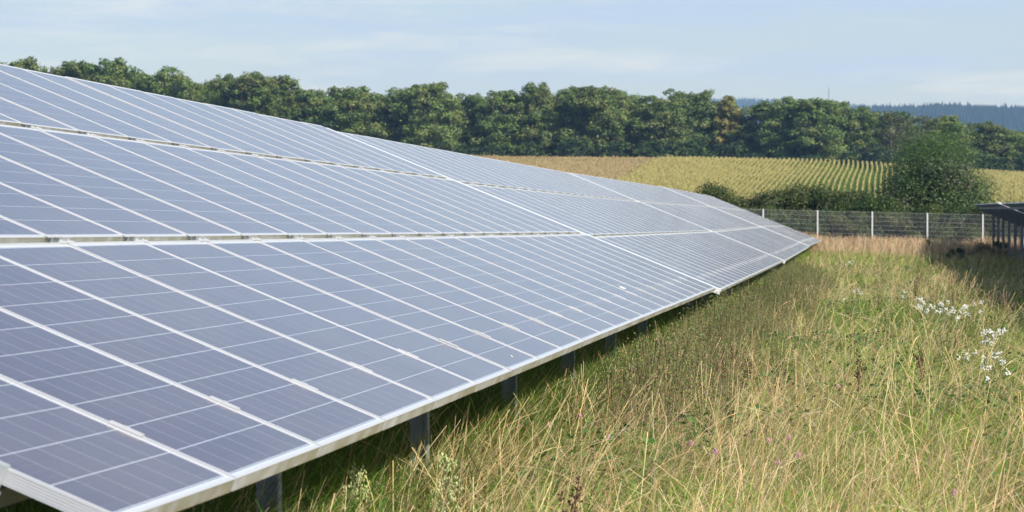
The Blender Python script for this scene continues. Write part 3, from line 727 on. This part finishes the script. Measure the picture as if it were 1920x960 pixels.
for bi, (y0, y1, dn, wd) in enumerate(bands):
    x, y = area(y0, y1, dn, 10 + bi); r = np.random.RandomState(20 + bi); n = len(x)
    dryness = .55 * vnoise(x, y, 2.2, 1) + .45 * vnoise(x, y, .7, 2)
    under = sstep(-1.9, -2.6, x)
    dist = sstep(92, 106, y)
    drya = np.clip(.31 + (dryness - .5) * 1.9 + .30 * dist - .42 * under + .16 * sstep(-.2, 2.5, x), .05, .95)
    gap = vnoise(x, y, .38, 6) * .6 + vnoise(x, y, .16, 7) * .4
    keep = r.rand(n) < np.clip(.30 + (gap - .28) * 2.6, .12, 1); x, y, drya, under, dist = x[keep], y[keep], drya[keep], under[keep], dist[keep]; n = len(x)
    isd = r.rand(n) < drya
    # green undergrowth
    k = ~isd; m = k.sum()
    H = r.uniform(.16, .46, m) * (1 + 1.1 * under[k]); C = np.stack([r.uniform(.17, .31, m), r.uniform(.31, .44, m), r.uniform(.02, .055, m)], 1)
    pn = vnoise(x[k], y[k], 1.1, 5)[:, None]; C = C * (.50 + .85 * pn); C = C * np.where(under[k] > .5, .6, 1.0)[:, None]  # last factor paints the table's shade into the blades growing under it
    dk = (r.rand(m) < .25)[:, None]; C = np.where(dk, C * np.array([.42, .6, .6]), C)
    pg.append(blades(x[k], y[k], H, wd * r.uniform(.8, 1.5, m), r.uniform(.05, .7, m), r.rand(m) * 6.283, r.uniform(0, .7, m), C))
    # straw
    k = isd; m = k.sum()
    tall = r.rand(m) < .28
    H = np.where(tall, r.uniform(.40, .72, m), r.uniform(.14, .38, m)) * (1 + .35 * dist[k])
    C = np.stack([r.uniform(.66, .84, m), r.uniform(.51, .65, m), r.uniform(.24, .36, m)], 1) * r.uniform(.55, 1.1, (m, 1))
    C = C * (1 + dist[k][:, None] * np.array([.05, -.06, .0]))
    br = (r.rand(m) < .14)[:, None]; C = np.where(br, C * np.array([.6, .42, .45]), C)
    ld = r.normal(size=m) * 1.2 + .5
    pd.append(blades(x[k], y[k], H, np.maximum(wd * .55, .0028) * r.uniform(.8, 1.3, m), r.uniform(.0, .75, m), ld, r.uniform(0, 1.35, m) ** 1.3, C, segs=4, seedhead=tall))
r = np.random.RandomState(71); m = 3400; y = 8 + 42 * r.rand(m) ** 1.3; x = r.uniform(-2.4, .078 * y + 1.2, m); k = vnoise(x, y, 1.0, 12) + .25 * r.rand(m) > .52; x, y = x[k], y[k]; m = len(x)
C = np.stack([r.uniform(.66, .85, m), r.uniform(.52, .66, m), r.uniform(.26, .38, m)], 1) * r.uniform(.75, 1.05, (m, 1))
pd.append(blades(x, y, r.uniform(.50, .80, m), .0042 + y * .00009, r.uniform(.05, .5, m), r.normal(size=m) * 1.4 + .4 + 3.14 * (r.rand(m) < .35), r.uniform(.4, 1.7, m), C, segs=8, seedhead=r.rand(m) < .6))
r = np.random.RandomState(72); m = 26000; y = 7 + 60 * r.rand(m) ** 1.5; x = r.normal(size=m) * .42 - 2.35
C = np.stack([r.uniform(.05, .13, m), r.uniform(.10, .19, m), r.uniform(.015, .035, m)], 1)  # tall band below the low edge, green darkened to carry the table's shade
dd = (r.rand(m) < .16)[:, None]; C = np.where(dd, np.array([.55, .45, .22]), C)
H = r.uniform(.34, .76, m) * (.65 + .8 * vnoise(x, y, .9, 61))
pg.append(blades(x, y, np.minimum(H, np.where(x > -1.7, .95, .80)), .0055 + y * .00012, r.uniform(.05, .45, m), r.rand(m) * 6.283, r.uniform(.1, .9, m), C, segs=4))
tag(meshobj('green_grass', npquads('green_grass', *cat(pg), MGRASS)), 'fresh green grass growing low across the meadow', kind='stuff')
tag(meshobj('dry_grass', npquads('dry_grass', *cat(pd), MDRY)), 'straw coloured dry grass stems with seed heads across the meadow', kind='stuff')
# low leafy plants
MHERB = foliage('herb_leaves', (1, 1, 1), .3, .5, True)
def herb_variants(nv, seed):
    out = []
    for k in range(nv):
        r = np.random.RandomState(seed + k); V = []; C = []
        for j in range(34):
            z = r.uniform(.05, .34); a = r.rand() * 6.283; rad = r.uniform(.01, .16); s = r.uniform(.012, .026)
            c = np.array([rad * math.cos(a), rad * math.sin(a), z]); n_ = np.array([r.normal() * .5, r.normal() * .5, 1]); n_ /= np.linalg.norm(n_)
            u_ = np.cross(n_, r.normal(size=3)); u_ /= np.linalg.norm(u_); w_ = np.cross(n_, u_)
            V += [c - u_ * s, c + w_ * s * .7, c + u_ * s, c - w_ * s * .7]; g = np.array((.055, .13, .030)) * r.uniform(.7, 1.6); C += [g] * 4
        out.append((np.array(V), np.array(C)))
    return out
x, y = area(7, 75, 26, 77); k = vnoise(x, y, 1.3, 9) > .50; x, y = x[k], y[k]
scatter_quads('clover_leaves', herb_variants(5, 800), x, y, np.random.RandomState(3).uniform(.6, 1.2, len(x)), MHERB, 'patches of darker green clover and herb leaves in the meadow', 8)
# seeding brown weeds along the array edge
def weed_variants(nv, seed, hh=.75):
    out = []
    for k in range(nv):
        r = np.random.RandomState(seed + k); V = []; C = []
        def q(c, s, col):
            u_ = r.normal(size=3); u_ /= np.linalg.norm(u_); w_ = np.cross(u_, r.normal(size=3)); w_ /= np.linalg.norm(w_)
            V.extend([c - u_ * s, c + w_ * s * .7, c + u_ * s, c - w_ * s * .7]); C.extend([col] * 4)
        for st in range(5):
            a = r.rand() * 6.283; sp = r.uniform(.04, .16); ca, sa = math.cos(a), math.sin(a); h = hh * r.uniform(.75, 1.1)
            w = .003
            V.extend([np.array([-w, 0, 0]), np.array([w, 0, 0]), np.array([ca * sp + w, sa * sp, h]), np.array([ca * sp - w, sa * sp, h])]); C.extend([np.array((.18, .15, .07))] * 4)
            for j in range(46):
                t_ = r.uniform(.35, 1.0); c = np.array([ca * sp * t_, sa * sp * t_, h * t_]) + r.normal(size=3) * (.012 + .035 * (1.1 - abs(t_ - .85)))
                col = np.array((.27, .20, .12)) * r.uniform(.6, 1.3) if r.rand() < .42 else np.array((.15, .22, .055)) * r.uniform(.7, 1.3)
                q(c, r.uniform(.005, .011), col)
        out.append((np.array(V), np.array(C)))
    return out
r = np.random.RandomState(90); n = 1100
y = r.uniform(15, 60, n) ** 1.0; x = -1.45 + r.exponential(.36, n) - .15; hh = np.clip(1.0 - (x + 1.5) * .3, .5, 1.0) * r.uniform(.7, 1.05, n)
k = (vnoise(x, y, 2.5, 31) > .34); x, y, hh = x[k], y[k], hh[k]
scatter_quads('seeding_weeds', weed_variants(6, 900), x, y, hh, MHERB, 'brownish seeding weeds crowding along the low edge of the array', 9)
# scattered weeds in the meadow, fewer
n = 260; y = r.uniform(20, 100, n); x = r.uniform(-1, .078 * y + 1, n)
scatter_quads('meadow_weeds', weed_variants(4, 950, .55), x, y, r.uniform(.6, 1.1, n), MHERB, 'thin brown and green weeds scattered through the meadow', 11)
# tall straw strip before the fence
r = np.random.RandomState(99); n = 26000; y = 108 - r.exponential(3.2, n); y = np.clip(y, 92, 107.8); x = r.uniform(-8, 11, n)
C = np.stack([r.uniform(.50, .68, n), r.uniform(.37, .50, n), r.uniform(.22, .31, n)], 1) * r.uniform(.6, 1.1, (n, 1))
H = r.uniform(.55, .95, n) * (.75 + .5 * vnoise(x, y, 1.3, 44))
tag(meshobj('tall_straw', npquads('tall_straw', *blades(x, y, H, .012 * r.uniform(.8, 1.3, n), r.uniform(0, .3, n), r.rand(n) * 6.28, r.uniform(0, .4, n), C, segs=4, seedhead=r.rand(n) < .5), MDRY)), 'tall pinkish straw in front of and behind the wire fence', kind='stuff')

# ------------------------------------------------------------------ single plants
MDOCK = simple('dock_seed', (.075, .030, .018), .8, 0, .3, 30)
MGST = simple('green_stem', (.10, .15, .05), .7, 0, .2, 20)
MBUD = simple('fleabane_bud', (.42, .47, .20), .7, 0, .2, 40)
MWHT = simple('white_petals', (.82, .82, .78), .7, 0, .08, 40)
MPNK = simple('clover_pink', (.50, .22, .34), .7, 0, .25, 60)
def at(px_, py_, top):  # ground point whose height `top` above ground shows at the pixel
    d = 20.
    for _ in range(60):
        x_ = px2x(px_, d); z = gz(x_, d) + top - EYE; d2 = z * F / (430.3 - py_); d = .5 * d + .5 * max(6, min(106, d2))
    return px2x(px_, d), d
def dock(px_, py_, h, lab):
    x_, y_ = at(px_, py_, h); rr_ = random.Random(int(px_)); m = MB(); o = empty('dock_plant', (x_, y_, gz(x_, y_)))
    lx_ = rr_.uniform(-.08, .08)
    m.tube([(0, 0, -.05), (lx_ * .4, 0, h * .5), (lx_, 0, h)], [.005, .004, .002], 5)
    meshobj('stalk', m.mesh('stalk', MDOCK), o)
    s = MB()
    for br in range(5):
        a = rr_.random() * 6.283; b0 = h * rr_.uniform(.42, .7); sp = .0 if br == 0 else rr_.uniform(.03, .09); hl = (h - b0) * (1 if br == 0 else rr_.uniform(.5, .9))
        for k in range(34):
            t_ = rr_.random(); zz = b0 + hl * t_; f = lx_ * zz / h
            s.blob((f + math.cos(a) * sp * math.sqrt(t_) + rr_.gauss(0, .009), math.sin(a) * sp * math.sqrt(t_) + rr_.gauss(0, .009), zz), rr_.uniform(.003, .007), 5, 3)
    meshobj('seed_head', s.mesh('seed_head', MDOCK), o)
    tag(o, lab, 'dock plant', 'brown seeding dock plants in the meadow')
for a in ((1049, 897, .62, 'dark brown dock spike at the bottom edge of the meadow'), (1710, 497, .95, 'tallest brown dock plant, left of the white flowers'), (1787, 532, .75, 'brown dock plant rising among the white flowers'),
          (1736, 640, .62, 'thin brown dock spike below the white flower patch'), (1613, 652, .62, 'lone brown dock stalk in the middle of the right meadow'), (1385, 640, .60, 'thin brown dock stalk right of the weeds by the array'),
          (1368, 668, .55, 'short brown dock stalk left of another thin one by the array'), (1410, 668, .5, 'rusty bushy dock in the meadow centre'), (1762, 470, 1.0, 'reddish brown dock cluster at the edge of the far shade'), (1828, 478, .95, 'dark dock standing inside the shade of the right solar row'),
          (1665, 462, .85, 'branched brown dock near the straw before the fence')):
    dock(*a)
def flowers(px_, py_, h, lab, nh=6):
    x_, y_ = at(px_, py_, h); rr_ = random.Random(int(px_ * 3 + py_)); o = empty('white_flower_plant', (x_, y_, gz(x_, y_)))
    m = MB(); s = MB(); sc = max(1, y_ / 32)
    for k in range(nh):
        a = rr_.random() * 6.283; rad = rr_.uniform(.02, .13) * sc; hz = h * rr_.uniform(.70, 1.0); hx_, hy_ = rad * math.cos(a), rad * math.sin(a)
        m.tube([(0, 0, -.05), (hx_ * .4, hy_ * .4, hz * .6), (hx_, hy_, hz)], .003, 4)
        for j in range(13): 
            q = rr_.random() * 6.283; rq = rr_.uniform(0, .028); s.blob((hx_ + rq * math.cos(q), hy_ + rq * math.sin(q), hz + rr_.uniform(-.030, .016)), rr_.uniform(.004, .0085), 5, 3, 1)
    meshobj('stem', m.mesh('stem', MGST), o); meshobj('flower_head', s.mesh('flower_head', MWHT), o)
    tag(o, lab, 'wildflower', 'white flower clusters at the right')
for a in ((1700, 536, .6, 'pair of small white flower heads beside the tall brown dock', 3), (1716, 557, .6, 'white flower cluster at the left end of the upper white patch', 5), (1729, 560, .6, 'white flower cluster second from the left in the upper white patch', 5),
          (1754, 563, .6, 'white flower cluster in the middle of the upper white patch', 6), (1773, 562, .6, 'dense white flower cluster just left of the small dock', 8), (1788, 569, .6, 'white flower cluster just under the small dock', 6), (1803, 560, .6, 'sparse white flower pair right of the small dock', 3),
          (1818, 562, .6, 'white flower cluster at the right end of the upper white patch', 6), (1841, 612, .6, 'dense white flower cluster beside the shade edge, left of its twin', 7), (1858, 613, .6, 'dense white flower cluster beside the shade edge, right of its twin', 6), (1817, 634, .58, 'small white flowers left of the two dense clusters', 4),
          (1850, 653, .56, 'loose white flowers below the two dense clusters', 5), (1862, 646, .56, 'single white flower head near the loose low group', 2), (1860, 678, .5, 'lowest tiny white flowers at the right', 2), (1598, 540, .6, 'few white flowers in the middle of the meadow, apart from the rest', 4), (1592, 487, .7, 'faint white flowers among brown weeds near the array tip', 5)):
    flowers(*a)
def fleabane(px_, py_, h, w, lab):
    x_, y_ = at(px_, py_, h); rr_ = random.Random(int(px_)); o = empty('fleabane_plant', (x_, y_, gz(x_, y_)))
    m = MB(); s = MB(); lf = MB()
    m.tube([(0, 0, -.05), (0, 0, h)], [.006, .002], 6)
    for k in range(46):
        t_ = rr_.random(); z0 = h * (.42 + .56 * t_); a = rr_.random() * 6.283; rad = w * .5 * (1 - .62 * t_ ** 1.5) * rr_.uniform(.35, 1)
        tip = (rad * math.cos(a), rad * math.sin(a), min(h * 1.02, z0 + rad * .7))
        m.tube([(0, 0, z0), (tip[0] * .6, tip[1] * .6, z0 + rad * .3), tip], .0012, 4, False)
        for j in range(6): s.blob((tip[0] + rr_.gauss(0, .008), tip[1] + rr_.gauss(0, .008), tip[2] + rr_.gauss(0, .010)), rr_.uniform(.0028, .0045), 5, 3, 1.7)
    for k in range(40):
        z0 = h * rr_.uniform(.05, .8); a = rr_.random() * 6.283; lf.leaf((0, 0, z0), (math.cos(a), math.sin(a), .6), (0, 0, 1), rr_.uniform(.05, .09), .008)
    meshobj('stem', m.mesh('stem', MGST), o); meshobj('leaves', lf.mesh('leaves', MGST), o); meshobj('bud_panicle', s.mesh('bud_panicle', MBUD), o)
    tag(o, lab, 'wild plant', 'pale green fleabane plants under the array edge')
fleabane(657, 885, .56, .17, 'fleabane plant with cream buds at the bottom edge, lower left one')
fleabane(833, 866, .56, .16, 'lush light green fleabane plant right of the other one, in front of the shade')
for k, (a, b, lab) in enumerate(((1233, 692, 'bright pink clover head standing alone below the brown weeds'), (1090, 780, 'pink clover head near the foot of the tall arching straw'), (1030, 797, 'pinkish clover head left of the dark shade edge'), (1143, 818, 'pale pink clover head in the near meadow, bottom centre'),
        (1300, 828, 'pink clover in the bottom middle of the meadow'), (1345, 843, 'light pink clover just right of another one near the bottom'), (1482, 815, 'deep pink clover in the centre of the near meadow'), (1443, 822, 'small pink clover left of the deep pink one'), (1462, 862, 'purple clover below the deep pink one'),
        (1785, 912, 'reddish clover in the bottom right of the meadow'), (1573, 720, 'pink clover right of the lone dock stalk base'), (1500, 848, 'faint pink clover lowest of the central group'))):
    x_, y_ = at(a, b, .42); o = empty('clover_flower', (x_, y_, gz(x_, y_)))
    meshobj('stem', MB().tube([(.02, 0, -.03), (0, 0, .2), (0, 0, .40)], .002, 4).mesh('stem', MGST), o)
    m = MB(); rr_ = random.Random(k)
    for j in range(26):
        q = rr_.random() * 6.283; ph = rr_.random() * 3.14; m.blob((.008 * math.sin(ph) * math.cos(q), .010 * math.sin(ph) * math.sin(q), .412 + .011 * math.cos(ph)), .0036, 5, 3, 1.5)
    meshobj('flower_head', m.mesh('flower_head', MPNK), o); tag(o, lab, 'clover', 'pink clover heads in the meadow')

# ------------------------------------------------------------------ haze
hz, t, p = mat_new('haze_air'); t.nodes.remove(p)
pv = N(t, 'ShaderNodeVolumePrincipled'); pv.inputs['Color'].default_value = (.32, .56, 1.0, 1); pv.inputs['Absorption Color'].default_value = (1, 1, 1, 1); pv.inputs['Density'].default_value = 1.7e-4; pv.inputs['Anisotropy'].default_value = .1
t.links.new(pv.outputs[0], t.nodes['Material Output'].inputs['Volume'])
hb = MB().box(-3600, 3600, -100, 9200, -45, 300)
ho = meshobj('haze', hb.mesh('haze', hz)); tag(ho, 'thin blue air between the meadow and the far hills', kind='stuff'); ho.display_type = 'WIRE'
